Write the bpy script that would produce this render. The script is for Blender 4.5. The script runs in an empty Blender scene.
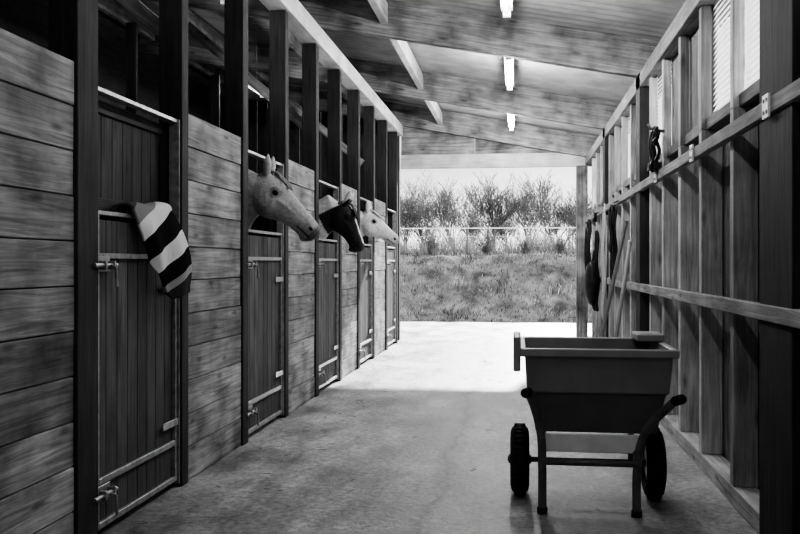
import bpy, math, random
from mathutils import Vector, Matrix, noise as mnoise
R = random.Random(7)
scene = bpy.context.scene
scene.view_settings.view_transform = 'AgX'
scene.view_settings.look = 'AgX - High Contrast'
scene.view_settings.exposure = 0.6

# ---------------------------------------------------------------- materials
def new_mat(name):
    m = bpy.data.materials.new(name); m.use_nodes = True
    nt = m.node_tree
    b = nt.nodes['Principled BSDF']
    return m, nt, b
def N(nt, t, **k):
    n = nt.nodes.new(t)
    for a, v in k.items(): setattr(n, a, v)
    return n
def ramp(nt, stops, interp='LINEAR'):
    r = N(nt, 'ShaderNodeValToRGB'); cr = r.color_ramp; cr.interpolation = interp
    while len(cr.elements) < len(stops): cr.elements.new(0.5)
    for e, (p, v) in zip(cr.elements, stops):
        e.position = p; e.color = (v, v, v, 1)
    return r
def math_node(nt, op, a=None, b=None, clamp=False):
    n = N(nt, 'ShaderNodeMath', operation=op); n.use_clamp = clamp
    for i, v in enumerate((a, b)):
        if v is None: continue
        if isinstance(v, (int, float)): n.inputs[i].default_value = v
        else: nt.links.new(v, n.inputs[i])
    return n.outputs[0]

def wood(name, v, contrast=0.5, rough=0.75, island=0.35, knots=True, mott=0.3):
    m, nt, b = new_mat(name); L = nt.links.new
    uv = N(nt, 'ShaderNodeUVMap'); uv.uv_map = 'UVMap'
    geo = N(nt, 'ShaderNodeNewGeometry')
    off = N(nt, 'ShaderNodeCombineXYZ')
    L(math_node(nt, 'MULTIPLY', geo.outputs['Random Per Island'], 37.0), off.inputs[0])
    L(math_node(nt, 'MULTIPLY', geo.outputs['Random Per Island'], 91.0), off.inputs[1])
    add = N(nt, 'ShaderNodeVectorMath', operation='ADD')
    L(uv.outputs[0], add.inputs[0]); L(off.outputs[0], add.inputs[1])
    mp = N(nt, 'ShaderNodeMapping'); mp.inputs['Scale'].default_value = (1.6, 30, 1)
    L(add.outputs[0], mp.inputs[0])
    n1 = N(nt, 'ShaderNodeTexNoise'); n1.inputs['Scale'].default_value = 1.0; n1.inputs['Detail'].default_value = 6
    n1.inputs['Roughness'].default_value = 0.65; n1.inputs['Distortion'].default_value = 1.2
    L(mp.outputs[0], n1.inputs['Vector'])
    n2 = N(nt, 'ShaderNodeTexNoise'); n2.inputs['Scale'].default_value = 3.0; n2.inputs['Detail'].default_value = 5
    L(add.outputs[0], n2.inputs['Vector'])
    a = ramp(nt, [(0.3, 1 - contrast), (0.7, 1 + contrast * 0.4)]); L(n1.outputs[0], a.inputs[0])
    c = ramp(nt, [(0.3, 1 - mott), (0.7, 1 + mott * 0.5)]); L(n2.outputs[0], c.inputs[0])
    x = math_node(nt, 'MULTIPLY', a.outputs[0], c.outputs[0])
    isl = math_node(nt, 'ADD', math_node(nt, 'MULTIPLY', geo.outputs['Random Per Island'], island), 1 - island * 0.5)
    x = math_node(nt, 'MULTIPLY', x, isl)
    if knots:
        mk = N(nt, 'ShaderNodeMapping'); mk.inputs['Scale'].default_value = (1.3, 4.5, 1)
        L(add.outputs[0], mk.inputs[0])
        vo = N(nt, 'ShaderNodeTexVoronoi'); vo.inputs['Scale'].default_value = 1.0; vo.voronoi_dimensions = '2D'
        L(mk.outputs[0], vo.inputs['Vector'])
        k = ramp(nt, [(0.02, 0.5), (0.09, 1.0)]); L(vo.outputs['Distance'], k.inputs[0])
        x = math_node(nt, 'MULTIPLY', x, k.outputs[0])
    x = math_node(nt, 'MULTIPLY', x, v)
    L(x, b.inputs['Base Color'])
    b.inputs['Roughness'].default_value = rough
    b.inputs['Specular IOR Level'].default_value = 0.25
    bp = N(nt, 'ShaderNodeBump'); bp.inputs['Strength'].default_value = 0.35; bp.inputs['Distance'].default_value = 0.01
    L(n1.outputs[0], bp.inputs['Height']); L(bp.outputs[0], b.inputs['Normal'])
    return m

def noisy(name, lo, hi, scale=5, rough=0.8, metal=0, bump=0.2, detail=6, spec=0.3, bdist=0.01):
    m, nt, b = new_mat(name); L = nt.links.new
    tc = N(nt, 'ShaderNodeTexCoord')
    n1 = N(nt, 'ShaderNodeTexNoise'); n1.inputs['Scale'].default_value = scale; n1.inputs['Detail'].default_value = detail
    L(tc.outputs['Object'], n1.inputs['Vector'])
    r = ramp(nt, [(0.32, lo), (0.68, hi)]); L(n1.outputs[0], r.inputs[0])
    L(r.outputs[0], b.inputs['Base Color'])
    b.inputs['Roughness'].default_value = rough; b.inputs['Metallic'].default_value = metal
    b.inputs['Specular IOR Level'].default_value = spec
    if bump:
        bp = N(nt, 'ShaderNodeBump'); bp.inputs['Strength'].default_value = bump; bp.inputs['Distance'].default_value = bdist
        L(n1.outputs[0], bp.inputs['Height']); L(bp.outputs[0], b.inputs['Normal'])
    return m

M_panel = wood('wood_panel', 0.36, 0.6, island=0.4, mott=.6)
M_post = wood('wood_post_dark', 0.06, 0.5, island=0.2, knots=False)
M_door = wood('wood_door', 0.13, 0.5, island=0.35, knots=False)
M_dark = wood('wood_dark', 0.08, 0.5, island=0.3)
M_stud = wood('wood_stud', 0.50, 0.5, island=0.7, mott=.4)
M_clad = wood('wood_cladding', 0.26, 0.5, island=0.5, knots=False)
M_raft = wood('wood_rafter', 0.36, 0.6, island=0.2, mott=0.7)
M_lit_tone = wood('wood_lit_tone', 0.75, 0.25, island=0.2, knots=False)  # paler wood: light falling on purlin, plate and header is put into the colour
M_galv = noisy('galvanised_steel', 0.26, 0.45, 25, 0.45, 0.6, 0.05)
M_steel_dark = noisy('dark_steel', 0.12, 0.2, 20, 0.45, 0.3, 0.05)
M_roof = noisy('fibre_cement', 0.28, 0.42, 3, 0.85, 0, 0.1)
M_white = noisy('white_plastic', 0.4, 0.5, 4, 0.4, 0, 0)
M_tape = noisy('fence_tape', 0.55, 0.65, 4, 0.7, 0, 0)
M_black = noisy('black_leather', 0.012, 0.03, 15, 0.5, 0, 0.1)
M_rope = noisy('rope', 0.35, 0.5, 60, 0.9, 0, 0.3)
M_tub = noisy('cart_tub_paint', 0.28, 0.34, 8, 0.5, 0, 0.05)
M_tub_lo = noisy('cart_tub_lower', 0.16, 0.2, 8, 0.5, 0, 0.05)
M_tublite = noisy('cart_plate', 0.7, 0.85, 10, 0.5, 0, 0.05)
M_rubber = noisy('tyre_rubber', 0.02, 0.04, 30, 0.8, 0, 0.2)
M_bark = noisy('bark', 0.09, 0.16, 8, 0.9, 0, 0.2)
M_twig = noisy('hedge_twigs', 0.12, 0.26, 3, 0.9, 0, 0)
M_shrub = noisy('shrub_leaf', 0.05, 0.11, 6, 0.8, 0, 0)

# concrete
M_conc, nt, b = new_mat('concrete'); L = nt.links.new
tc = N(nt, 'ShaderNodeTexCoord')
n1 = N(nt, 'ShaderNodeTexNoise'); n1.inputs['Scale'].default_value = 1.3; n1.inputs['Detail'].default_value = 10; n1.inputs['Roughness'].default_value = 0.7
n2 = N(nt, 'ShaderNodeTexNoise'); n2.inputs['Scale'].default_value = 26; n2.inputs['Detail'].default_value = 8; n2.inputs['Roughness'].default_value = 0.7
mp = N(nt, 'ShaderNodeMapping'); mp.inputs['Scale'].default_value = (1.6, 0.8, 1); L(tc.outputs['Object'], mp.inputs[0])
L(mp.outputs[0], n1.inputs['Vector']); L(tc.outputs['Object'], n2.inputs['Vector'])
r1 = ramp(nt, [(0.36, 0.17), (0.5, 0.37), (0.63, 0.60)]); L(n1.outputs[0], r1.inputs[0])
r2 = ramp(nt, [(0.3, 0.5), (0.65, 1.15)]); L(n2.outputs[0], r2.inputs[0])
x = math_node(nt, 'MULTIPLY', r1.outputs[0], r2.outputs[0])
n3 = N(nt, 'ShaderNodeTexNoise'); n3.inputs['Scale'].default_value = 1.6; n3.inputs['Detail'].default_value = 6
L(tc.outputs['Object'], n3.inputs['Vector'])
sx = N(nt, 'ShaderNodeSeparateXYZ'); L(tc.outputs['Object'], sx.inputs[0])
q = math_node(nt, 'ADD', math_node(nt, 'ADD', sx.outputs[0], 0.43), math_node(nt, 'MULTIPLY', math_node(nt, 'SUBTRACT', n3.outputs[0], 0.5), 0.3))
q = math_node(nt, 'ABSOLUTE', q)
r3 = ramp(nt, [(0.0, 0.62), (0.025, 0.82), (0.09, 1.0)]); L(q, r3.inputs[0])
x = math_node(nt, 'MULTIPLY', x, r3.outputs[0])
L(x, b.inputs['Base Color'])
r4 = ramp(nt, [(0.35, 0.32), (0.65, 0.7)]); L(n1.outputs[0], r4.inputs[0]); L(r4.outputs[0], b.inputs['Roughness'])
b.inputs['Specular IOR Level'].default_value = 0.5
bp = N(nt, 'ShaderNodeBump'); bp.inputs['Strength'].default_value = 0.5; bp.inputs['Distance'].default_value = 0.012
L(n2.outputs[0], bp.inputs['Height']); L(bp.outputs[0], b.inputs['Normal'])

M_bank = noisy('bank_earth', 0.04, 0.16, 2.5, 0.95, 0, 0.6, 10, 0.1, 0.05)
M_grass, nt, b = new_mat('grass_blades'); L = nt.links.new
geo = N(nt, 'ShaderNodeNewGeometry'); tc = N(nt, 'ShaderNodeTexCoord')
n1 = N(nt, 'ShaderNodeTexNoise'); n1.inputs['Scale'].default_value = 1.2; n1.inputs['Detail'].default_value = 5; L(tc.outputs['Object'], n1.inputs['Vector'])
r1 = ramp(nt, [(0.3, 0.25), (0.7, 1.25)]); L(n1.outputs[0], r1.inputs[0])
r2 = ramp(nt, [(0.0, 0.04), (0.7, 0.14), (1.0, 0.45)]); L(geo.outputs['Random Per Island'], r2.inputs[0])
L(math_node(nt, 'MULTIPLY', r1.outputs[0], r2.outputs[0]), b.inputs['Base Color'])
b.inputs['Roughness'].default_value = 0.9; b.inputs['Specular IOR Level'].default_value = 0.1

M_trans, nt, b = new_mat('translucent_polycarbonate'); L = nt.links.new
tr = N(nt, 'ShaderNodeBsdfTranslucent'); tr.inputs['Color'].default_value = (0.85, 0.85, 0.85, 1)
df = N(nt, 'ShaderNodeBsdfDiffuse'); df.inputs['Color'].default_value = (0.7, 0.7, 0.7, 1)
mx = N(nt, 'ShaderNodeMixShader'); mx.inputs[0].default_value = 0.2
L(tr.outputs[0], mx.inputs[1]); L(df.outputs[0], mx.inputs[2]); L(mx.outputs[0], nt.nodes['Material Output'].inputs['Surface'])

M_blanket, nt, b = new_mat('striped_wool'); L = nt.links.new
uv = N(nt, 'ShaderNodeUVMap'); uv.uv_map = 'UVMap'; sp = N(nt, 'ShaderNodeSeparateXYZ'); L(uv.outputs[0], sp.inputs[0])
r = ramp(nt, [(0.0, 0.10), (0.15, 0.28), (0.27, 0.75), (0.41, 0.02), (0.58, 0.75), (0.73, 0.02), (0.88, 0.4), (0.95, 0.06)], 'CONSTANT')
L(sp.outputs[0], r.inputs[0]); L(r.outputs[0], b.inputs['Base Color']); b.inputs['Roughness'].default_value = 1.0
b.inputs['Specular IOR Level'].default_value = 0.05
n1 = N(nt, 'ShaderNodeTexNoise'); n1.inputs['Scale'].default_value = 180
tc = N(nt, 'ShaderNodeTexCoord'); L(tc.outputs['Object'], n1.inputs['Vector'])
bp = N(nt, 'ShaderNodeBump'); bp.inputs['Strength'].default_value = 0.5; bp.inputs['Distance'].default_value = 0.004
L(n1.outputs[0], bp.inputs['Height']); L(bp.outputs[0], b.inputs['Normal'])

M_coat, nt, b = new_mat('horse_coat'); L = nt.links.new
at = N(nt, 'ShaderNodeVertexColor'); at.layer_name = 'Coat'
tc = N(nt, 'ShaderNodeTexCoord'); n1 = N(nt, 'ShaderNodeTexNoise'); n1.inputs['Scale'].default_value = 45; n1.inputs['Detail'].default_value = 6
L(tc.outputs['Object'], n1.inputs['Vector']); r1 = ramp(nt, [(0.3, 0.72), (0.7, 1.15)]); L(n1.outputs[0], r1.inputs[0])
L(math_node(nt, 'MULTIPLY', at.outputs[0], r1.outputs[0]), b.inputs['Base Color'])
b.inputs['Roughness'].default_value = 0.65; b.inputs['Specular IOR Level'].default_value = 0.3
bp = N(nt, 'ShaderNodeBump'); bp.inputs['Strength'].default_value = 0.35; bp.inputs['Distance'].default_value = 0.006
L(n1.outputs[0], bp.inputs['Height']); L(bp.outputs[0], b.inputs['Normal'])
M_eye, nt, b = new_mat('horse_eye'); b.inputs['Base Color'].default_value = (0.006, 0.006, 0.006, 1); b.inputs['Roughness'].default_value = 0.08
M_nost, nt, b = new_mat('nostril_dark'); b.inputs['Base Color'].default_value = (0.015, 0.015, 0.015, 1); b.inputs['Roughness'].default_value = 0.7
M_hair_d = noisy('mane_dark', 0.02, 0.07, 40, 0.6, 0, 0)
M_hair_l = noisy('mane_light', 0.4, 0.65, 40, 0.6, 0, 0)
M_hair_m = noisy('mane_mid', 0.10, 0.25, 40, 0.6, 0, 0)

# ---------------------------------------------------------------- mesh builder
class MB:
    def __init__(s): s.v = []; s.f = []; s.m = []; s.uv = []
    def face(s, idx, mat, uvs=None):
        s.f.append(idx); s.m.append(mat); s.uv.append(uvs or [(0, 0)] * len(idx))
    def obox(s, o, ax, ay, az, mat=0):
        o = Vector(o); A = [Vector(ax), Vector(ay), Vector(az)]
        ln = [a.length for a in A]; li = ln.index(max(ln))
        base = len(s.v)
        sg = [(-1,-1,-1),(1,-1,-1),(1,1,-1),(-1,1,-1),(-1,-1,1),(1,-1,1),(1,1,1),(-1,1,1)]
        for g in sg: s.v.append(o + A[0]*g[0] + A[1]*g[1] + A[2]*g[2])
        others = [i for i in range(3) if i != li]
        def uvf(g):
            return (g[li]*ln[li], g[others[0]]*ln[others[0]] + g[others[1]]*ln[others[1]])
        for q in [(0,3,2,1),(4,5,6,7),(0,1,5,4),(1,2,6,5),(2,3,7,6),(3,0,4,7)]:
            s.face([base+i for i in q], mat, [uvf(sg[i]) for i in q])
    def box(s, x0, x1, y0, y1, z0, z1, mat=0):
        s.obox(((x0+x1)/2,(y0+y1)/2,(z0+z1)/2), (abs(x1-x0)/2,0,0), (0,abs(y1-y0)/2,0), (0,0,abs(z1-z0)/2), mat)
    def beam(s, p0, p1, w, h, mat=0, up=(0,0,1)):
        p0 = Vector(p0); p1 = Vector(p1); d = (p1-p0); l = d.length; d.normalize()
        side = d.cross(Vector(up)).normalized(); u = side.cross(d).normalized()
        s.obox((p0+p1)/2, d*l/2, side*w/2, u*h/2, mat)
    def rings(s, R_, mat=0, cap=True, closed=False):
        n = len(R_[0]); b0 = len(s.v)
        for r in R_: s.v.extend(r)
        k = len(R_)
        for i in range(k if closed else k-1):
            j = (i+1) % k
            for a in range(n):
                c = (a+1) % n
                s.face([b0+i*n+a, b0+i*n+c, b0+j*n+c, b0+j*n+a], mat, [(i*.1, a*.02), (i*.1, a*.02+.02), (i*.1+.1, a*.02+.02), (i*.1+.1, a*.02)])
        if cap and not closed:
            s.face([b0+a for a in range(n)][::-1], mat)
            s.face([b0+(k-1)*n+a for a in range(n)], mat)
    def tube(s, pts, r, mat=0, n=8, smooth_steps=0, closed=False):
        pts = [Vector(p) for p in pts]
        rad = r if isinstance(r, (list, tuple)) else [r]*len(pts)
        if smooth_steps:
            P = []; Q = []
            k = len(pts)
            rng = k if closed else k-1
            for i in range(rng):
                g = lambda j: pts[j % k] if closed else pts[max(0, min(k-1, j))]
                p0, p1, p2, p3 = g(i-1), g(i), g(i+1), g(i+2)
                for t in range(smooth_steps):
                    u = t/smooth_steps
                    P.append(0.5*((2*p1)+(-p0+p2)*u+(2*p0-5*p1+4*p2-p3)*u*u+(-p0+3*p1-3*p2+p3)*u**3))
                    Q.append(rad[i]*(1-u)+rad[(i+1) % k]*u)
            if not closed: P.append(pts[-1]); Q.append(rad[-1])
            pts, rad = P, Q
        k = len(pts); out = []
        prev = None
        for i, p in enumerate(pts):
            if closed: t = pts[(i+1) % k]-pts[i-1]
            else: t = pts[min(i+1, k-1)]-pts[max(i-1, 0)]
            if t.length < 1e-9: t = Vector((0,0,1))
            t.normalize()
            if prev is None:
                a = Vector((0,0,1)) if abs(t.z) < 0.9 else Vector((1,0,0))
                u = (a - t*a.dot(t)).normalized()
            else:
                u = prev - t*prev.dot(t)
                u = u.normalized() if u.length > 1e-6 else Vector((1,0,0))
            prev = u; w = t.cross(u)
            out.append([p + (u*math.cos(2*math.pi*a/n)+w*math.sin(2*math.pi*a/n))*rad[i] for a in range(n)])
        s.rings(out, mat, True, closed)
    def ell(s, secs, mat=0, n=20, lat=Vector((0,1,0))):
        out = []; k = len(secs)
        C = [Vector(q[0]) for q in secs]
        for i in range(k):
            t = (C[min(i+1,k-1)]-C[max(i-1,0)]).normalized()
            l = (lat - t*lat.dot(t)).normalized(); u = l.cross(t)
            out.append([C[i] + l*secs[i][1]*math.cos(2*math.pi*a/n) + u*secs[i][2]*math.sin(2*math.pi*a/n) for a in range(n)])
        s.rings(out, mat)
    def sphere(s, c, rx, ry, rz, mat=0, n=12, rot=None):
        c = Vector(c); out = []
        for i in range(1, n):
            ph = math.pi*i/n
            ring = []
            for a in range(n):
                th = 2*math.pi*a/n
                v = Vector((rx*math.sin(ph)*math.cos(th), ry*math.sin(ph)*math.sin(th), rz*math.cos(ph)))
                if rot: v = rot @ v
                ring.append(c+v)
            out.append(ring)
        s.rings(out, mat)
    def lathe(s, c, axis, prof, mat=0, n=28):
        c = Vector(c); ax = Vector(axis).normalized()
        a = Vector((0,0,1)) if abs(ax.z) < .9 else Vector((1,0,0))
        u = (a-ax*a.dot(ax)).normalized(); w = ax.cross(u)
        out = []
        for (r, h) in prof:
            out.append([c+ax*h+(u*math.cos(2*math.pi*k/n)+w*math.sin(2*math.pi*k/n))*r for k in range(n)])
        s.rings(out, mat, False, True)
    def mesh(s, name):
        me = bpy.data.meshes.new(name)
        me.from_pydata([tuple(v) for v in s.v], [], s.f)
        me.polygons.foreach_set('material_index', s.m)
        ul = me.uv_layers.new(name='UVMap')
        flat = [c for f in s.uv for p in f for c in p]
        ul.data.foreach_set('uv', flat)
        me.update()
        return me
    def build(s, name, mats, bevel=0, smooth=False, parent=None):
        me = s.mesh(name)
        for m in mats: me.materials.append(m)
        if smooth:
            me.polygons.foreach_set('use_smooth', [True]*len(me.polygons))
        ob = bpy.data.objects.new(name, me); scene.collection.objects.link(ob)
        if bevel:
            bv = ob.modifiers.new('bev', 'BEVEL'); bv.width = bevel; bv.segments = 1; bv.limit_method = 'ANGLE'
        if parent: ob.parent = parent
        return ob
def empty(name, loc=(0,0,0)):
    e = bpy.data.objects.new(name, None); e.empty_display_size = 0.1; scene.collection.objects.link(e); e.location = loc
    return e

# ---------------------------------------------------------------- dimensions
XL, XR = -1.87, 1.10
XB = -5.0
YN, YF = -2.5, 14.35
def zr(x): return 2.92 + (XR - x) * 0.19
TOP = 2.11
doors = [3.78, 6.02, 8.25, 10.48, 12.75]
DW = 0.98
ends = [y + DW for y in doors]

# ---------------------------------------------------------------- floor & ground
mb = MB(); mb.box(XB-0.1, XR+0.25, YN, YF+0.15, -0.15, 0.0); mb.build('floor', [M_conc])
mb = MB(); mb.box(-9, 9, YF+0.15, 18.9, -0.15, -0.002); mb.build('yard_concrete', [M_conc])
mb = MB(); mb.box(-60, 60, -60, 18.0, -0.4, -0.16); mb.build('ground', [M_bank])
mb = MB(); nx, ny = 120, 50
def bank_z(x, y):
    t = min(1, max(0, (y-18.7)/3.6)); t = t*t*(3-2*t)
    n = mnoise.noise(Vector((x*.7, y*.7, 0)))*0.12 + mnoise.noise(Vector((x*2.5, y*2.5, 3)))*0.05
    return -0.08 + 1.52*t + n*min(1, t*4) + (max(0, y-24)*0.002)
ys = [18.6 + 6*(j/ny) for j in range(ny+1)] + [27, 32, 40, 60, 90, 140]
xs = [-14 + 28*i/nx for i in range(nx+1)]
for y in ys:
    sc = 1 + max(0, (y-25))*0.12
    for x_ in xs: mb.v.append(Vector((x_*sc, y, bank_z(x_, y))))
for j in range(len(ys)-1):
    for i in range(nx):
        a = j*(nx+1)+i; mb.face([a, a+1, a+nx+2, a+nx+1], 0)
mb.build('grass_bank', [M_bank], smooth=True)
mb = MB()
for i in range(26000):
    x_ = R.uniform(-7, 6); y = R.uniform(18.65, 23.2); z = bank_z(x_, y)-0.02
    h = R.uniform(0.04, 0.13)*(0.6+0.9*abs(mnoise.noise(Vector((x_*1.3, y*1.3, 8)))*2)); w = R.uniform(0.005, 0.011)
    th = R.uniform(0, math.pi); lx, ly = R.gauss(0, .35)*h, R.gauss(0, .35)*h
    dx, dy = math.cos(th)*w, math.sin(th)*w
    b0 = len(mb.v)
    mb.v += [Vector((x_-dx, y-dy, z)), Vector((x_+dx, y+dy, z)), Vector((x_+dx*.6+lx*.5, y+ly*.5, z+h*.6)), Vector((x_+lx, y+ly, z+h))]
    mb.face([b0, b0+1, b0+2, b0+3], 0)
mb.build('grass_tufts', [M_grass])

# ---------------------------------------------------------------- roof
mb = MB(); y = YN; prof = []
while y <= YF+0.5:
    prof.append((y, 0.022*math.sin(2*math.pi*(y-YN)/0.146))); y += 0.01825
for (y, dz) in prof:
    for x_ in (XR+0.55, XB-0.4):
        for th in (0, 0.012):
            mb.v.append(Vector((x_, y, zr(x_)+0.38+dz+th)))
for i in range(len(prof)-1):
    a = i*4
    mb.face([a, a+2, a+6, a+4], 0); mb.face([a+1, a+5, a+7, a+3], 0)
mb.build('ceiling', [M_roof], smooth=True)
for y in (1.9, 5.05, 8.2, 11.35, 14.25):
    mb = MB()
    mb.beam((XR+0.5, y, zr(XR+0.5)+0.165), (XB+0.01, y, zr(XB)+0.165), 0.09, 0.34, 0, up=(0,0,1))
    mb.build('rafter', [M_raft], bevel=0.004)
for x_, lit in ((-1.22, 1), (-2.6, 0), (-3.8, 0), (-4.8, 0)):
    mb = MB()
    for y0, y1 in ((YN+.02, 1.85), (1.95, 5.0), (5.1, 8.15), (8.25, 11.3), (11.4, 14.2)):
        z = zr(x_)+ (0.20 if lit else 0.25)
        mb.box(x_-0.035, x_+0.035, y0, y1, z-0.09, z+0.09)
    mb.build('purlin', [M_lit_tone if lit else M_raft], bevel=0.003)  # lit purlin gets its brightness from the paler wood colour
def tube_light(x_, y0, y1, z, power):
    root = empty('fluorescent_light')
    mb = MB()
    mb.box(x_-0.045, x_+0.045, y0, y1, z, z+0.05)
    mb.box(x_-0.03, x_+0.03, y0+.005, y0+0.05, z-0.05, z); mb.box(x_-0.03, x_+0.03, y1-0.05, y1-.005, z-0.05, z)
    mb.tube([(x_, y0+.03, z-0.025), (x_, y1-.03, z-0.025)], 0.016, 1, 10)
    mb.tube([(x_, y0+.3, z+0.05), (x_, y0+.3, zr(x_)+.355)], 0.006, 0, 6); mb.tube([(x_, y1-.3, z+0.05), (x_, y1-.3, zr(x_)+.355)], 0.006, 0, 6)
    mb.build('fitting', [M_white, M_white], parent=root)
    if power:  # added fill lights below the fitting, to brighten the interior
        for k in range(3):
            ld = bpy.data.lights.new('fill_lamp', 'POINT'); ld.shadow_soft_size = 0.03; ld.energy = power/3
            lo = bpy.data.objects.new('fill_lamp', ld); scene.collection.objects.link(lo); lo.location = (x_, y0+(y1-y0)*(.2+.3*k), z-0.15); lo.parent = root
for y0, pw in ((-.6, 22), (2.5, 22), (5.6, 50), (8.6, 70), (11.7, 75)): tube_light(-0.08, y0, y0+1.5, zr(-0.08)+0.10, pw)  # two nearest fittings are out of view, added to carry fill light
tube_light(-2.35, 5.6, 7.0, 3.4, 6)
tube_light(-3.2, 9.6, 11.0, 3.4, 8)  # extra fitting over the stalls, added for its light

mb = MB(); mb.box(-2.0, -1.83, YN+.02, YF-0.1, 3.30, 3.47); mb.build('wall_plate_beam', [M_lit_tone], bevel=0.004)
posts = []
for i, (a, e) in enumerate(zip(doors, ends)): posts += [(a-(0.2 if i == 0 else 0.13), a-0.01), (e+0.01, e+0.11)]
for (a, e) in posts:
    mb = MB(); mb.box(XL-0.12, XL+0.015, a, e, 0, 3.298); mb.build('timber_post', [M_post], bevel=0.004)
spans = [(YN, doors[0]-0.205)]
for i in range(4): spans.append((ends[i]+0.115, doors[i+1]-0.135))
for k, (a, e) in enumerate(spans):
    mb = MB(); nb = 11; h = TOP/nb
    for i in range(nb):
        j = R.uniform(-.003, .003)
        mb.box(XL-0.045+j, XL+j, a, e, i*h+0.003, (i+1)*h-0.002, 0)
    mb.build('stall_panel', [M_panel], bevel=0.003)
def stall_door(k, a, e):
    root = empty('stall_door')
    mb = MB(); X0 = XL-0.055; top = 1.47
    n = 8; w = (e-a-0.06)/n
    for i in range(n):
        mb.box(X0, X0+0.03, a+0.03+i*w+.002, a+0.03+(i+1)*w-.002, 0.06, top-0.02, 0)
    mb.build('lower_leaf_boards', [M_door], bevel=0.003, parent=root)
    g = MB()
    def bar(y0, y1, z0, z1, t=0.02): g.box(X0+0.0305, X0+0.0305+t, y0, y1, z0, z1, 0)
    bar(a+0.015, a+0.04, 0.04, top); bar(e-0.04, e-0.015, 0.04, top)
    bar(a+0.04, e-0.04, 0.04, 0.07); bar(a+0.04, e-0.04, 0.24, 0.27); bar(a+0.04, e-0.04, top-0.2, top-0.175)
    g.box(X0-0.02, X0+0.0505, a+0.015, e-0.015, top, top+0.02, 0)
    g.box(X0-0.03, X0+0.03, a-0.008, a+0.008, 0.02, 2.05, 0); g.box(X0-0.0, X0+0.06, e-0.008, e+0.008, 0.02, 2.05, 0)
    g.box(X0+0.0, X0+0.05, a-0.008, e+0.008, 2.03, 2.05, 0)
    for z in (1.24, 0.20):
        g.box(X0+0.05, X0+0.058, a-0.03, a+0.13, z-0.03, z+0.04, 0)
        g.tube([(X0+0.075, a-0.06, z), (X0+0.075, a+0.16, z)], 0.011, 0, 8)
        g.tube([(X0+0.075, a+0.08, z), (X0+0.11, a+0.08, z-0.01), (X0+0.115, a+0.08, z-0.10)], 0.008, 0, 6)
        g.box(X0+0.05, X0+0.09, a+0.02, a+0.04, z-0.02, z+0.02, 0); g.box(X0+0.05, X0+0.09, a+0.11, a+0.13, z-0.02, z+0.02, 0)
    for z in (0.35, 1.1):
        g.box(X0+0.05, X0+0.056, e-0.22, e+0.0, z, z+0.04, 0)
    g.build('steel_frame', [M_galv], bevel=0.002, parent=root)
    if k == 0:
        u = MB()
        for i in range(n): u.box(X0-0.07, X0-0.045, a+0.02+i*w+.002, a+0.02+(i+1)*w-.002, 1.5, 2.02, 0)
        u.box(X0-0.045, X0-0.03, a+0.02, e-0.02, 1.5, 1.56, 0); u.box(X0-0.045, X0-0.03, a+0.02, e-0.02, 1.96, 2.02, 0)
        u.build('upper_leaf', [M_dark], bevel=0.003, parent=root)
for k, (a, e) in enumerate(zip(doors, ends)): stall_door(k, a, e)
for y in [5.4, 7.63, 9.86, 12.1]:
    mb = MB(); nb = 10; h = 2.0/nb
    for i in range(nb): mb.box(XB+0.06, XL-0.13, y-0.02, y+0.02, i*h+0.004, (i+1)*h-0.002, 0)
    mb.box(XL-1.6, XL-1.5, y-0.06, y-0.021, 0, 3.4, 1)
    mb.build('stall_partition', [M_dark, M_post], bevel=0.003)
for y in (5.15, 8.3, 11.45):
    mb = MB(); mb.beam((XL-0.13, y, 2.55), (XL-1.3, y, 3.55), 0.06, 0.09, 0); mb.build('diagonal_brace', [M_raft], bevel=0.003)
mb = MB()
for i in range(22):
    z0 = i*0.21
    mb.box(XB-0.04, XB, YN, YF, z0+0.002, z0+0.208, 0)
mb.build('wall_left', [M_dark])
mb = MB(); x_ = XB
while x_ < XR+0.12:
    mb.box(x_+.002, x_+0.178, YN-0.03, YN, 0, zr(x_)+0.3, 0); x_ += 0.18
mb.build('wall_near_blocker', [M_clad])  # unseen closed end, added to keep light off the near part
mb = MB()
x_ = XB
while x_ < XL-0.2:
    mb.box(x_+.002, x_+0.178, YF+0.0, YF+0.03, 0, zr(x_)+0.3, 0); x_ += 0.18
mb.box(XL-0.16, XL-0.02, YF-0.1, YF+0.05, 0, zr(XL), 1)
mb.box(0.93, XR, YF-0.14, YF+0.05, 0, 2.78, 2)
mb.box(XL, XR+0.2, YF-0.03, YF+0.06, 2.78, 3.0, 3)  # header strip looks lit through its pale colour
x_ = XL
while x_ < XR+0.2:
    mb.box(x_+.002, x_+1.2-.002, YF+0.0, YF+0.02, 3.0, zr(x_+0.6)+0.25, 2); x_ += 1.2
mb.build('wall_far', [M_dark, M_post, M_raft, M_lit_tone], bevel=0.003)

# ---------------------------------------------------------------- right wall
mb = MB()
XC = XR+0.13
wins = [(4.17, 4.74), (4.81, 5.54), (7.03, 7.6), (7.68, 8.04), (8.97, 9.6), (9.68, 10.3), (11.45, 12.0), (12.78, 13.4)]
y = YN
while y < YF:
    w = 0.148
    if y+w > YF: break
    mb.box(XC, XC+0.022, y+.002, y+w-.002, 0.0, 2.12, 1); y += 0.15
edges = [YN] + [e for wn in wins for e in wn] + [YF]
for i in range(0, len(edges), 2):
    a, e = edges[i], edges[i+1]
    if e-a < .15: continue
    nb = max(1, round((e-a)/.16)); w = (e-a)/nb
    for k in range(nb): mb.box(XR+.075, XR+.095, a+k*w+.002, a+(k+1)*w-.002, 2.1, 2.8, 1 if k % 2 else 0)
mb.box(XR-0.0, XR+0.12, YN, YF, 0, 0.10, 0)
mb.box(XR-0.045, XR, YN, YF-.15, 1.0, 1.07, 0)
mb.box(XR-0.045, XR, YN, YF-.15, 1.88, 1.95, 1)
mb.box(XR-0.03, XR+0.13, YN, YF, 2.80, 2.93, 1)
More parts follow.
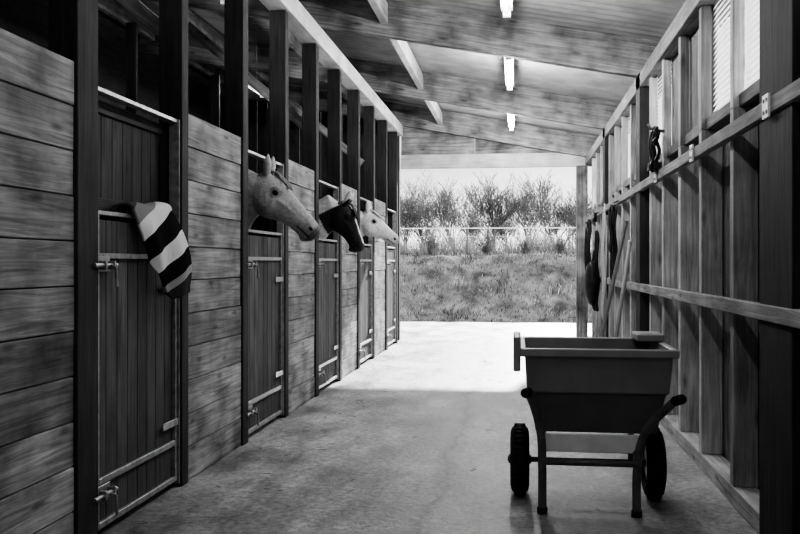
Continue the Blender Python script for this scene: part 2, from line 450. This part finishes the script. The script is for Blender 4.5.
mb.box(XR+0.03, XR+0.13, YN, YF, 2.05, 2.12, 1)
studs = [-1.5, -.6, .4, 1.3, 2.2, 3.0, 4.75, 5.55, 6.25, 6.95, 7.6, 8.9, 9.6, 10.3, 10.95, 12.0, 12.7, 13.4]
for y in studs:
    mb.box(XR+0.001, XR+0.125, y, y+0.075, 0.1, 2.05, 0)
    mb.box(XR+0.001, XR+0.06, y, y+0.075, 2.05, 2.80, 0)
for y in (8.15, 11.3): mb.box(XR-0.03, XR+0.13, y-0.12, y+0.14, 0.0, 2.93, 3)
mb.box(XR-0.03, XR+0.13, 3.66, 4.14, 0.0, 2.93, 3)
mb.build('wall_right', [M_stud, M_clad, M_raft, M_post], bevel=0.004)
for i, (a, e) in enumerate(wins):
    mb = MB(); z = 2.12
    while z < 2.79:
        mb.obox((XR+.078, (a+e)/2, z+.02), (0.012, 0, 0.022), (0, (e-a)/2, 0), (0.0008, 0, -.0005), 0); z += 0.034
    mb.build('window_%d' % (i+1), [M_trans])
for y, z in ((3.95, 1.915), (5.58, 1.915), (7.0, 1.915), (10.98, 1.915)):
    mb = MB(); mb.box(XR-0.056, XR-0.046, y-0.045, y+0.045, z-0.05, z+0.05, 0)
    for dy in (-.022, .022):
        for dz in (-.025, .025):
            mb.lathe((XR-0.06, y+dy, z+dz), (1, 0, 0), [(0.0, 0), (0.009, 0), (0.009, 0.005), (0.0, 0.005)], 1, 8)
    mb.build('metal_bracket', [M_tublite, M_steel_dark])

# tack on the right wall
def loop(mb, y, z, ry, rz, r, mat, x=XR-0.07, n=10):
    mb.tube([(x+0.012*math.sin(3*a), y+ry*math.sin(2*math.pi*a/n), z+rz*math.cos(2*math.pi*a/n)) for a in range(n)], r, mat, 6, 4, True)
mb = MB()
for (y, z, a, c) in ((11.7, 1.3, .12, .5), (11.75, 1.25, .16, .45), (11.6, 1.15, .1, .5), (11.8, 1.05, .17, .35), (11.7, .95, .13, .3)):
    loop(mb, y, z, a, c, 0.022, 0, XR-0.09-R.random()*.12)
mb.tube([(XR-.05, 11.7, 1.9), (XR-.12, 11.7, 1.88), (XR-.13, 11.7, 1.94)], 0.01, 1, 6)
mb.tube([(XR-.1, 11.7, 1.9), (XR-.1, 11.72, 1.78)], 0.02, 0, 6)
mb.sphere((XR-.15, 11.6, 1.0), .10, .2, .3, 0, 10)
mb.build('leather_harness', [M_black, M_steel_dark], smooth=True)
mb = MB()
for (y, z, a, c) in ((10.35, 1.25, .1, .6), (10.4, 1.2, .14, .62), (10.38, 1.3, .07, .5)):
    loop(mb, y, z, a, c, 0.012, 0, XR-0.12)
mb.tube([(XR-.08, 10.4, 1.8), (XR-.09, 10.42, 1.0), (XR-.1, 10.38, .3)], 0.012, 0, 6)
mb.build('lead_rope', [M_rope], smooth=True)
mb = MB()
for (y, z, a, c) in ((9.5, 1.5, .1, .35), (9.55, 1.45, .13, .4), (9.48, 1.6, .08, .25)):
    loop(mb, y, z, a, c, 0.014, 0, XR-0.09-R.random()*.05)
mb.tube([(XR-.05, 9.5, 1.9), (XR-.1, 9.5, 1.88)], 0.01, 1, 6)
mb.build('head_collar', [M_black, M_steel_dark], smooth=True)
mb = MB()
for (y, z, a, c) in ((6.9, 2.12, .10, .13), (6.95, 2.1, .06, .15), (6.85, 2.2, .11, .06), (6.93, 2.0, .09, .05)):
    loop(mb, y, z, a, c, 0.014, 0, XR-0.07+R.uniform(-.03, .03))
mb.tube([(XR-.0, 6.9, 2.24), (XR-.1, 6.9, 2.26), (XR-.12, 6.9, 2.30)], 0.012, 1, 6)
mb.build('bridle', [M_black, M_steel_dark], smooth=True)
mb = MB()
mb.tube([(0.76, 9.25, 0.06), (1.04, 8.75, 1.66)], 0.02, 0, 8)
mb.obox((0.75, 9.27, 0.09), (0.05, 0, 0), (0, 0.2, 0), (0, 0, 0.03), 0)
for i in range(90):
    yy = 9.08+R.random()*.38; xx = 0.71+R.random()*.08
    mb.tube([(xx, yy, 0.065), (xx+R.uniform(-.015, .015), yy+R.uniform(-.02, .02), 0.0)], 0.004, 1, 4)
mb.build('broom', [M_panel, M_rope])
mb = MB()
mb.tube([(0.90, 8.62, 0.32), (1.045, 8.5, 1.45)], 0.018, 0, 8)
mb.tube([(1.045, 8.42, 1.45), (1.045, 8.58, 1.45)], 0.015, 0, 8)
b0 = len(mb.v)
nu, nv = 6, 8
for j in range(nv+1):
    for i in range(nu+1):
        u = i/nu*2-1; t = j/nv; wd = 0.13*(1 if t < .6 else 1-(t-.6)*.9)
        mb.v.append(Vector((0.90-0.05*t+0.03*u*u, 8.62+u*wd, 0.36-0.355*t)))
for j in range(nv):
    for i in range(nu):
        a = b0+j*(nu+1)+i; mb.face([a, a+1, a+nu+2, a+nu+1], 1)
ob = mb.build('shovel', [M_stud, M_steel_dark], smooth=True)

# ---------------------------------------------------------------- striped blanket
# profile over the door top is a smooth path; stripe coordinate follows drop height so bands stay clean
mb = MB(); nu, nv = 60, 70
Y0, Y1 = 4.13, 4.60
def blen(s_): return 0.24 + 0.22*min(1, s_*1.7)**0.8 - 0.04*max(0, s_-.7)
cval = []
for j in range(nv+1):
    for i in range(nu+1):
        s_ = i/nu; y = Y0 + (Y1-Y0)*s_
        Lf = blen(s_)
        back = 0.07; tot = back + 0.10 + Lf; d = j/nv*tot
        cval.append(min(.999, max(0.001, (d - 0.07 + 0.15*s_)/0.62)))
        if d < back: X = XL-0.09; z = 1.51-(back-d)
        elif d < back+0.10:
            t = (d-back)/0.10; ang = math.pi*(1-t)
            X = XL-0.035+0.058*math.cos(ang); z = 1.51+0.035*math.sin(ang)
        else:
            q = d-back-0.10; t = q/Lf
            X = XL+0.023 + (0.02+0.10*s_)*math.sin(min(1, t*1.1)*math.pi*0.6); z = 1.51-q
            X += 0.010*(1-math.cos(s_*12.5))*min(1, t*2)
            y += 0.12*t*(1-s_)**1.3 - 0.03*t*t*s_
        z += 0.03*s_ + 0.006*math.sin(s_*9)
        mb.v.append(Vector((X, y, z)))
for j in range(nv):
    for i in range(nu):
        a = j*(nu+1)+i; q = [a, a+1, a+nu+2, a+nu+1]
        mb.face(q, 0, [(cval[k], 0) for k in q])
ob = mb.build('striped_blanket', [M_blanket], smooth=True)
so = ob.modifiers.new('s', 'SOLIDIFY'); so.thickness = 0.016; so.offset = 1
# ---------------------------------------------------------------- feed cart
cart = empty('feed_cart')
mb = MB()
cx = 0.395
def ring(z, y0, y1, hw): return [Vector((cx-hw, y0, z)), Vector((cx+hw, y0, z)), Vector((cx+hw, y1, z)), Vector((cx-hw, y1, z))]
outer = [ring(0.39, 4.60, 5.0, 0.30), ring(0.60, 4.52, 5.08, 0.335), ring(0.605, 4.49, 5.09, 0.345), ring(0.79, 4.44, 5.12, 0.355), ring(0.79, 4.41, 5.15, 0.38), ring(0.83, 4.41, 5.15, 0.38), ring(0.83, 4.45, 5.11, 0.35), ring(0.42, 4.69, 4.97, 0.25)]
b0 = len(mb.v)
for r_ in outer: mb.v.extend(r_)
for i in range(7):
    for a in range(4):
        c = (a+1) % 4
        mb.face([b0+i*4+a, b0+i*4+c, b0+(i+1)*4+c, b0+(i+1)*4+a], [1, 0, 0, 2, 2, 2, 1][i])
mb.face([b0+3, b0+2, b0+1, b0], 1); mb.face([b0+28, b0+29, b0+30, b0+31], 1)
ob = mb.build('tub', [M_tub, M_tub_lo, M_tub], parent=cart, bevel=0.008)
mb = MB()
mb.obox((cx-0.395, 4.60, 0.80), (0.018, 0, 0), (0, 0.18, 0), (0, 0, 0.085), 0)
mb.obox((cx+0.31, 4.98, 0.85), (0.07, 0, 0.0), (0, 0.12, 0), (0, 0, 0.02), 0)
mb.build('tub_edge_flap', [M_tub], parent=cart, bevel=0.006)
mb = MB()
mb.obox((0.365, 4.55, 0.345), (0.24, 0, 0), (0, 0.008, 0.0), (0, 0.0, 0.045), 0)
mb.build('cross_plate', [M_tublite], parent=cart, bevel=0.003)
mb = MB()
mb.tube([(0.125, 4.50, 0.0), (0.125, 4.50, 0.2), (0.12, 4.50, 0.38), (0.09, 4.46, 0.52), (0.055, 4.38, 0.62)], 0.021, 0, 10, 5)
mb.tube([(0.585, 4.50, 0.0), (0.585, 4.50, 0.2), (0.60, 4.50, 0.34), (0.64, 4.47, 0.45), (0.715, 4.38, 0.56), (0.75, 4.35, 0.60)], 0.021, 0, 10, 5)
mb.tube([(0.125, 4.49, 0.26), (0.585, 4.49, 0.26)], 0.016, 0, 10)
mb.tube([(0.125, 4.50, 0.30), (0.14, 4.85, 0.33), (0.15, 5.05, 0.36)], 0.016, 0, 8, 4)
mb.tube([(0.585, 4.50, 0.30), (0.60, 4.85, 0.33), (0.62, 5.05, 0.36)], 0.016, 0, 8, 4)
mb.tube([(0.15, 5.05, 0.36), (0.62, 5.05, 0.36)], 0.016, 0, 8)
mb.tube([(-0.05, 4.86, 0.19), (0.77, 4.86, 0.19)], 0.014, 0, 8)
mb.tube([(0.14, 4.86, 0.19), (0.14, 4.86, 0.34)], 0.014, 0, 8); mb.tube([(0.60, 4.86, 0.19), (0.60, 4.86, 0.34)], 0.014, 0, 8)
for x_ in (0.125, 0.585): mb.lathe((x_, 4.5, 0.0), (0, 0, 1), [(0.0, 0), (0.026, 0), (0.026, 0.03), (0.0, 0.03)], 1, 12)
mb.tube([(0.055, 4.38, 0.62), (0.04, 4.28, 0.63)], 0.024, 1, 10)
mb.tube([(0.745, 4.355, 0.595), (0.755, 4.25, 0.62)], 0.024, 1, 10)
mb.build('frame', [M_steel_dark, M_rubber], smooth=True, parent=cart)
for x_, nm in ((0.015, 'wheel_left'), (0.715, 'wheel_right')):
    mb = MB(); R0 = 0.19
    tyre = [(R0-0.05+0.05*math.cos(a)*1.0, 0.05*math.sin(a)) for a in [2*math.pi*i/12 for i in range(12)]]
    mb.lathe((x_, 4.86, R0), (1, 0, 0), tyre, 0, 36)
    for i in range(36):
        a = 2*math.pi*i/36; c = Vector((x_, 4.86+math.cos(a)*R0*.985, R0+math.sin(a)*R0*.985)); t = Vector((0, -math.sin(a), math.cos(a)))
        mb.obox(c, (0.03, 0, 0), t*0.006, Vector((0, math.cos(a), math.sin(a)))*0.0028, 0)
    mb.lathe((x_, 4.86, R0), (1, 0, 0), [(0.02, -0.04), (0.1, -0.03), (0.105, 0.03), (0.02, 0.04)], 1, 24)
    mb.lathe((x_, 4.86, R0), (1, 0, 0), [(0.0, -0.06), (0.025, -0.06), (0.025, 0.06), (0.0, 0.06)], 2, 14)
    mb.build(nm, [M_rubber, M_tublite, M_steel_dark], smooth=True, parent=cart)

# ---------------------------------------------------------------- horses
def horse(yc, poll, muzz, coat_fn, hair, s_ears=0.15, seed=1, hs=1.0):
    rr = random.Random(seed)
    root = empty('horse')
    P = Vector((poll[0], yc, poll[1])); Mz = Vector((muzz[0], yc, muzz[1]))
    ax = (Mz-P).normalized(); HL = (Mz-P).length
    lat = Vector((0, 1, 0)); up = lat.cross(ax)
    if up.z < 0: up = -up
    mb = MB()
    cx_ = XL-0.55
    T = [(-0.0+cx_+0.20, 1.10, .07, .12), (cx_+0.12, 1.06, .17, .25), (cx_-0.05, 1.05, .23, .33), (cx_-0.30, 1.04, .265, .36), (cx_-0.62, 1.03, .30, .345),
         (cx_-0.92, 1.05, .295, .33), (cx_-1.18, 1.09, .275, .32), (cx_-1.38, 1.10, .235, .28), (cx_-1.5, 1.07, .15, .2), (cx_-1.56, 1.03, .06, .1)]
    mb.ell([((x_, yc, z), a, b_) for x_, z, a, b_ in T], 0, 24)
    n0 = Vector((cx_-0.08, yc, 1.12)); n3 = P + up*-0.045 - ax*0.015
    mid1 = n0.lerp(n3, .4) + Vector((0, 0, 0.03)); mid2 = n0.lerp(n3, .75) + Vector((-0.02, 0, 0.04))
    mb.ell([(n0, .17, .30), (n0.lerp(n3, .2)+Vector((0, 0, .01)), .155, .26), (mid1, .125, .22), (mid2, .10, .185), (n3, .088, .145*hs), (n3+ax*0.03, .06, .10)], 0, 22)
    H = [(-.06, .045, .06, .0), (0.0, .078, .095, -.005), (.10, .095, .125, -.02), (.20, .100, .138, -.03), (.32, .088, .125, -.028), (.42, .074, .102, -.018),
         (.55, .062, .086, -.010), (.70, .054, .073, -.008), (.82, .058, .070, -.010), (.92, .060, .068, -.016), (1.0, .050, .054, -.026), (1.04, .028, .03, -.032)]
    mb.ell([(P+ax*(t*HL)+up*o, a*hs, b_*hs) for t, a, b_, o in H], 0, 24)
    for sg in (-1, 1):
        mb.sphere(P+ax*(.24*HL)+up*-0.05+lat*sg*0.055*hs, .085*hs, .05*hs, .085*hs, 0, 12)
        mb.sphere(P+ax*(.24*HL)+up*0.045+lat*sg*0.078*hs, .04, .022, .028, 0, 10)
        mb.sphere(P+ax*(.90*HL)+up*0.012+lat*sg*0.044*hs, .036, .022, .036, 0, 10)
        mb.tube([P+ax*(.34*HL)+up*0.0+lat*sg*0.082*hs, P+ax*(.5*HL)+up*0.005+lat*sg*0.062*hs, P+ax*(.62*HL)+lat*sg*0.052*hs], [.012, .014, .008], 0, 8, 3)
        eb = P - ax*0.01 + up*0.07*hs + lat*sg*0.048
        ed = (up*0.75 - ax*0.55 + lat*sg*0.15).normalized()
        mb.tube([eb-ed*0.03, eb+ed*0.02, eb+ed*0.06, eb+ed*0.10, eb+ed*(s_ears-.02), eb+ed*s_ears], [.024, .031, .034, .027, .014, .006], 0, 12)
    mb.sphere(P+ax*(.93*HL)-up*0.07*hs, .04, .034, .026, 0, 10)
    for sg in (-1, 1):
        x0 = cx_-0.02; yl = yc+sg*0.145
        mb.tube([(x0-.05, yl, 1.05), (x0, yl, .82), (x0+.01, yl, .62), (x0+.015, yl, .46), (x0+.015, yl, .41), (x0, yl, .34), (x0, yl, .17), (x0+.01, yl, .115), (x0+.035, yl, .06), (x0+.045, yl, .05), (x0+.055, yl, 0.005)],
                [.15, .105, .065, .05, .053, .036, .034, .043, .042, .052, .062], 0, 14)
        x1 = cx_-1.30; yl = yc+sg*0.155
        mb.tube([(x1+.02, yl, 1.1), (x1+.06, yl, .9), (x1+.12, yl, .76), (x1-.02, yl, .60), (x1-.15, yl, .47), (x1-.15, yl, .42), (x1-.11, yl, .30), (x1-.09, yl, .17), (x1-.07, yl, .115), (x1-.04, yl, .06), (x1-.03, yl, .05), (x1-.02, yl, 0.005)],
                [.21, .18, .125, .085, .062, .052, .042, .038, .046, .044, .053, .062], 0, 14)
    me = mb.mesh('tmp'); ob = bpy.data.objects.new('tmp', me); scene.collection.objects.link(ob)
    rm = ob.modifiers.new('r', 'REMESH'); rm.mode = 'VOXEL'; rm.voxel_size = 0.012; rm.use_smooth_shade = True
    sm = ob.modifiers.new('s', 'SMOOTH'); sm.factor = 0.5; sm.iterations = 3
    dg = bpy.context.evaluated_depsgraph_get()
    bm_ = bpy.data.meshes.new_from_object(ob.evaluated_get(dg))
    bpy.data.objects.remove(ob)
    bm_.materials.clear(); bm_.materials.append(M_coat)
    ca = bm_.color_attributes.new('Coat', 'FLOAT_COLOR', 'POINT')
    buf = []
    for v in bm_.vertices:
        d = v.co-P
        t = d.dot(ax)/HL; u = d.dot(up); l = abs(d.y)
        c = coat_fn(v.co, t, u, l)
        if v.co.z < 0.055: c = 0.05
        buf += [c, c, c, 1]
    ca.data.foreach_set('color', buf)
    body = bpy.data.objects.new('body', bm_); scene.collection.objects.link(body); body.parent = root
    rotm = Matrix((ax, lat, up)).transposed()
    e = MB()
    for sg in (-1, 1):
        e.sphere(P+ax*(.27*HL)+up*0.03+lat*sg*0.090*hs, .024, .014, .019, 0, 12, rotm)
        e.sphere(P+ax*(.935*HL)+up*0.012+lat*sg*0.060*hs, .018, .011, .013, 1, 10, rotm)
        e.tube([P+ax*(.77*HL)-up*0.047+lat*sg*0.0545*hs, P+ax*(.86*HL)-up*0.043+lat*sg*0.0585*hs, P+ax*(.96*HL)-up*0.045+lat*sg*0.052*hs, P+ax*(1.02*HL)-up*0.05+lat*sg*0.03], 0.0045, 1, 6, 3)
    e.build('eyes_and_nostrils', [M_eye, M_nost], smooth=True, parent=root)
    h = MB()
    def strand(p, d1, ln, w):
        pts = [p, p+d1*ln*.35+Vector((0, 0, -.02)), p+d1*ln*.6+Vector((0, 0, -ln*.5)), p+d1*ln*.65+Vector((rr.uniform(-.03, .03), rr.uniform(-.01, .01), -ln))]
        h.tube(pts, [w, w*.9, w*.7, w*.2], 0, 5, 2)
    crest = [(n3+up*.12 - ax*.02), mid2+Vector((-.125, 0, .125)), mid1+Vector((-.15, 0, .155)), n0+Vector((-.17, 0, .25))]
    for i in range(190):
        q = rr.random()*2.9; k = int(q); p = crest[k].lerp(crest[min(3, k+1)], q-k)
        sg = -1 if rr.random() < .8 else 1
        strand(p+Vector((0, sg*.012, .0)), Vector((rr.uniform(-.15, .15), sg*.42, .05)), rr.uniform(.12, .24), .008)
    for i in range(34):
        p = P+up*0.09*hs+lat*rr.uniform(-.035, .035)
        tt = rr.uniform(.6, 1.1)
        h.tube([p-ax*.02, p+ax*.05*tt+up*.025, p+ax*.12*tt+up*.02+lat*rr.uniform(-.05, .05), p+ax*.2*tt+up*.008+lat*rr.uniform(-.08, .08)], [.008, .008, .006, .002], 0, 5, 2)
    xt = cx_-1.53
    for i in range(60):
        a, c_ = rr.uniform(-.05, .05), rr.uniform(-.06, .06)
        h.tube([(xt+.03, yc, 1.22), (xt-.07, yc+c_*.4, 1.12), (xt-.10+a, yc+c_, .8), (xt-.07+a, yc+c_*1.2, rr.uniform(.3, .5))], [.012, .012, .011, .003], 0, 5, 2)
    h.build('mane_and_tail', [hair], smooth=True, parent=root)
    return root
def nz(co, s): return mnoise.noise(co*s)
def lerp(a, b, t): t = max(0, min(1, t)); return a+(b-a)*t
def coat1(co, t, u, l):
    c = 0.46 + 0.12*nz(co, 7)
    if 0.6 < t < 1.2: c = lerp(c, 0.24, (t-.7)*3)
    if t > .97: c = 0.14
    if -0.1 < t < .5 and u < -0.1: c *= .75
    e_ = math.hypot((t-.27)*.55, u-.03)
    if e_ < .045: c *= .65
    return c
def coat2(co, t, u, l):
    if t > -0.05 and co.x > XL-0.35 and u > -.22:
        c = 0.022
        if .12 < t < .98 and l < .028+.012*nz(co, 12) and u > .02: c = 0.75
        if t > .93: c = .05
        return c
    return 0.62 if nz(co+Vector((3, 0, 0)), 1.6) > -.12 else 0.04
def coat3(co, t, u, l):
    c = 0.74+.08*nz(co, 7)
    if .72 < t < 1.2: c = lerp(c, 0.32, (t-.8)*4)
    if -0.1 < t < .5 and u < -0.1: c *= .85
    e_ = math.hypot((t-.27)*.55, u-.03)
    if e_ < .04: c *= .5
    return c
def side(fn, yc): return lambda co, t, u, l: fn(co, t, u, abs(co.y-yc))
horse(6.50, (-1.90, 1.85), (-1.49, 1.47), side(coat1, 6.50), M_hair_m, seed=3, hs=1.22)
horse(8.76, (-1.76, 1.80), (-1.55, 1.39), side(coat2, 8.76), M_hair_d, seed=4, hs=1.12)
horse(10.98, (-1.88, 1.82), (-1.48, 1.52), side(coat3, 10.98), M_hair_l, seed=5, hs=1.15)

# ---------------------------------------------------------------- outdoors
def make_tree(seed, height):
    rr = random.Random(seed); mb = MB()
    def grow(p, d, ln, r, lev):
        k = 3; pts = [p]; rad = [r]
        for i in range(k):
            d = (d+Vector((rr.gauss(0, .12), rr.gauss(0, .12), .07))).normalized()
            p = p+d*ln/k; pts.append(p); rad.append(max(.010, r*(1-.45*(i+1)/k)))
        mb.tube(pts, rad, 0, 3 if lev > 2 else 6)
        if lev >= 6: return
        nb = 3 if lev < 5 else 2
        for i in range(nb):
            th = rr.uniform(0, 2*math.pi); sp_ = rr.uniform(.3, .7)
            side_ = Vector((math.cos(th), math.sin(th), rr.uniform(0, .3)))
            q = pts[-1] if i < 2 else pts[rr.choice((1, 2))]
            grow(q, (d*(1-sp_*.4)+side_*sp_).normalized(), ln*rr.uniform(.62, .92), rad[-1]*rr.uniform(.6, .85), lev+1)
    for s_ in range(3):
        grow(Vector((rr.uniform(-.5, .5), rr.uniform(-.3, .3), 0)), Vector((rr.gauss(0, .2), rr.gauss(0, .2), 1)).normalized(), height*rr.uniform(.16, .23), .12, 0)
    return mb
tms = []
for sd in (11, 12, 13, 14):
    me = make_tree(sd, 6.5).mesh('bare_tree'); me.materials.append(M_bark); tms.append(me)
def put_tree(px, dist, k, sc, rot):
    x_ = dist*math.tan(math.atan((px-400)/890) - math.atan(117/890))
    o = bpy.data.objects.new('bare_tree', tms[k]); scene.collection.objects.link(o)
    o.location = (x_, dist, 1.35); o.rotation_euler = (0, 0, rot); o.scale = (sc, sc, sc)
for i, (px, dist, sc) in enumerate([(405, 62, 1.0), (428, 66, 1.1), (450, 60, 1.05), (468, 78, 1.0), (490, 62, 1.15), (508, 72, 1.0), (532, 60, 1.0), (553, 64, 1.15), (574, 74, 1.0), (600, 62, 1), (375, 60, 1), (350, 64, 1), (630, 60, 1)]):
    put_tree(px, dist, i % 4, sc*1.06, i*1.3)
mb = MB()
for i in range(9000):
    x_ = R.uniform(-13, 13); y = 42+R.uniform(-.8, .8); z = 1.3; h = R.uniform(.4, 1.3)*(1+.5*mnoise.noise(Vector((x_*.5, 0, 0))))
    a, c = R.gauss(0, .3), R.gauss(0, .3)
    w = R.uniform(.006, .016)
    p1 = Vector((x_+a*.4, y+c*.4, z+h*.5)); p2 = Vector((x_+a, y+c, z+h))
    mb.tube([(x_, y, z), p1, p2], [w, w*.8, w*.3], 0, 3)
mb.build('hedgerow', [M_twig])
def shrub(x_, y, hh, ww, seed):
    rr = random.Random(seed); mb = MB(); z0 = bank_z(x_, y)-.05
    for i in range(130):
        th = rr.uniform(0, 2*math.pi); q = rr.random()**.8
        p2 = Vector((x_+math.cos(th)*ww*q, y+math.sin(th)*ww*q*.8, z0+hh*(1-.5*q*q)*rr.uniform(.5, 1.1)))
        p0 = Vector((x_+rr.gauss(0, .04), y+rr.gauss(0, .04), z0)); m_ = p0.lerp(p2, .5)+Vector((0, 0, .1*hh))
        mb.tube([p0, m_, p2], [.009, .006, .003], 0, 3)
        for k in range(3):
            c = m_.lerp(p2, rr.random()*1.1)+Vector((rr.gauss(0, .03), rr.gauss(0, .03), rr.gauss(0, .03)))
            d = Vector((rr.gauss(0, 1), rr.gauss(0, 1), rr.gauss(0, 1))).normalized()*.02; e_ = d.orthogonal().normalized()*.009
            b0 = len(mb.v); mb.v += [c-d, c+e_, c+d, c-e_]; mb.face([b0, b0+1, b0+2, b0+3], 1)
    mb.build('shrub', [M_bark, M_shrub])
shrub(-2.15, 22.6, .8, .33, 1); shrub(-0.75, 22.8, .8, .38, 2); shrub(.25, 22.7, .5, .25, 3); shrub(1.1, 22.9, .5, .3, 4); shrub(-4.2, 22.7, .7, .3, 5)
mb = MB()
for x_ in [-9, -6.4, -3.8, -1.3, 1.35, 3.9, 6.5]: mb.tube([(x_, 23.6, 1.2), (x_, 23.6, 2.25)], .022, 0, 6)
for z, hh in ((2.17, .014), (1.95, .005)): mb.box(-10, 8, 23.57, 23.575, z-hh, z+hh, 1)
mb.build('paddock_fence', [M_bark, M_tape])

mb = MB()
for i in range(220):
    x_ = R.uniform(-1.8, 1.0) if R.random() < .5 else -1.8+abs(R.gauss(0, .25)); x_ = min(x_, 1.0)
    y = R.uniform(2.8, 14); th = R.uniform(0, math.pi); l = R.uniform(.02, .05)
    mb.beam((x_-math.cos(th)*l/2, y-math.sin(th)*l/2, .002), (x_+math.cos(th)*l/2, y+math.sin(th)*l/2, .0025), .003, .002, 0)
mb.build('straw', [M_rope])

# ---------------------------------------------------------------- lights
sd = bpy.data.lights.new('sun', 'SUN'); sd.energy = 7.0; sd.angle = math.radians(1.5); sd.color = (1, 1, 1)
so = bpy.data.objects.new('sun', sd); scene.collection.objects.link(so)
el = math.radians(26); az = Vector((0.175, 1, 0)).normalized()
dirv = -(az*math.cos(el)+Vector((0, 0, math.sin(el))))
so.rotation_euler = dirv.to_track_quat('-Z', 'Y').to_euler(); so.location = (4, 30, 15)
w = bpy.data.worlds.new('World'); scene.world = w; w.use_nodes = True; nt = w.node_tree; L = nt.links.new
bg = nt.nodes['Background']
tc = N(nt, 'ShaderNodeTexCoord'); sp = N(nt, 'ShaderNodeSeparateXYZ'); L(tc.outputs['Generated'], sp.inputs[0])
r = ramp(nt, [(0.0, 1.6), (0.05, 1.25), (0.12, 0.8), (1.0, 0.8)]); L(sp.outputs[2], r.inputs[0])
mp = N(nt, 'ShaderNodeMapping'); mp.inputs['Scale'].default_value = (3, 3, 14); L(tc.outputs['Generated'], mp.inputs[0])
n1 = N(nt, 'ShaderNodeTexNoise'); n1.inputs['Scale'].default_value = 1.5; n1.inputs['Detail'].default_value = 5; L(mp.outputs[0], n1.inputs['Vector'])
r2 = ramp(nt, [(0.35, 0.85), (0.65, 1.15)]); L(n1.outputs[0], r2.inputs[0])
base = math_node(nt, 'MULTIPLY', r.outputs[0], r2.outputs[0])
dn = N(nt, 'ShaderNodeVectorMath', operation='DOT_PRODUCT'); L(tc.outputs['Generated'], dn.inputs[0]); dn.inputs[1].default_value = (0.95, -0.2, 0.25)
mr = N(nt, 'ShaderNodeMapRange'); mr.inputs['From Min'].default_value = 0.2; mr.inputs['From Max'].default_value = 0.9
mr.inputs['To Min'].default_value = 1.0; mr.inputs['To Max'].default_value = 6.0; mr.interpolation_type = 'SMOOTHSTEP'  # sky on the unseen window side brightened, added to light the interior
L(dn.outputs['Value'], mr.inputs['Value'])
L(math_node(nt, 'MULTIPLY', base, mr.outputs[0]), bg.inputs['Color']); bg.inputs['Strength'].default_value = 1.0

# ---------------------------------------------------------------- camera
cd = bpy.data.cameras.new('camera'); cam = bpy.data.objects.new('camera', cd); scene.collection.objects.link(cam)
cd.lens = 40.05; cd.sensor_width = 36; cd.clip_end = 500; cd.shift_y = -0.005
cam.location = (0, 0, 1.25); cam.rotation_euler = (math.radians(90), 0, math.atan(117/890))
scene.camera = cam
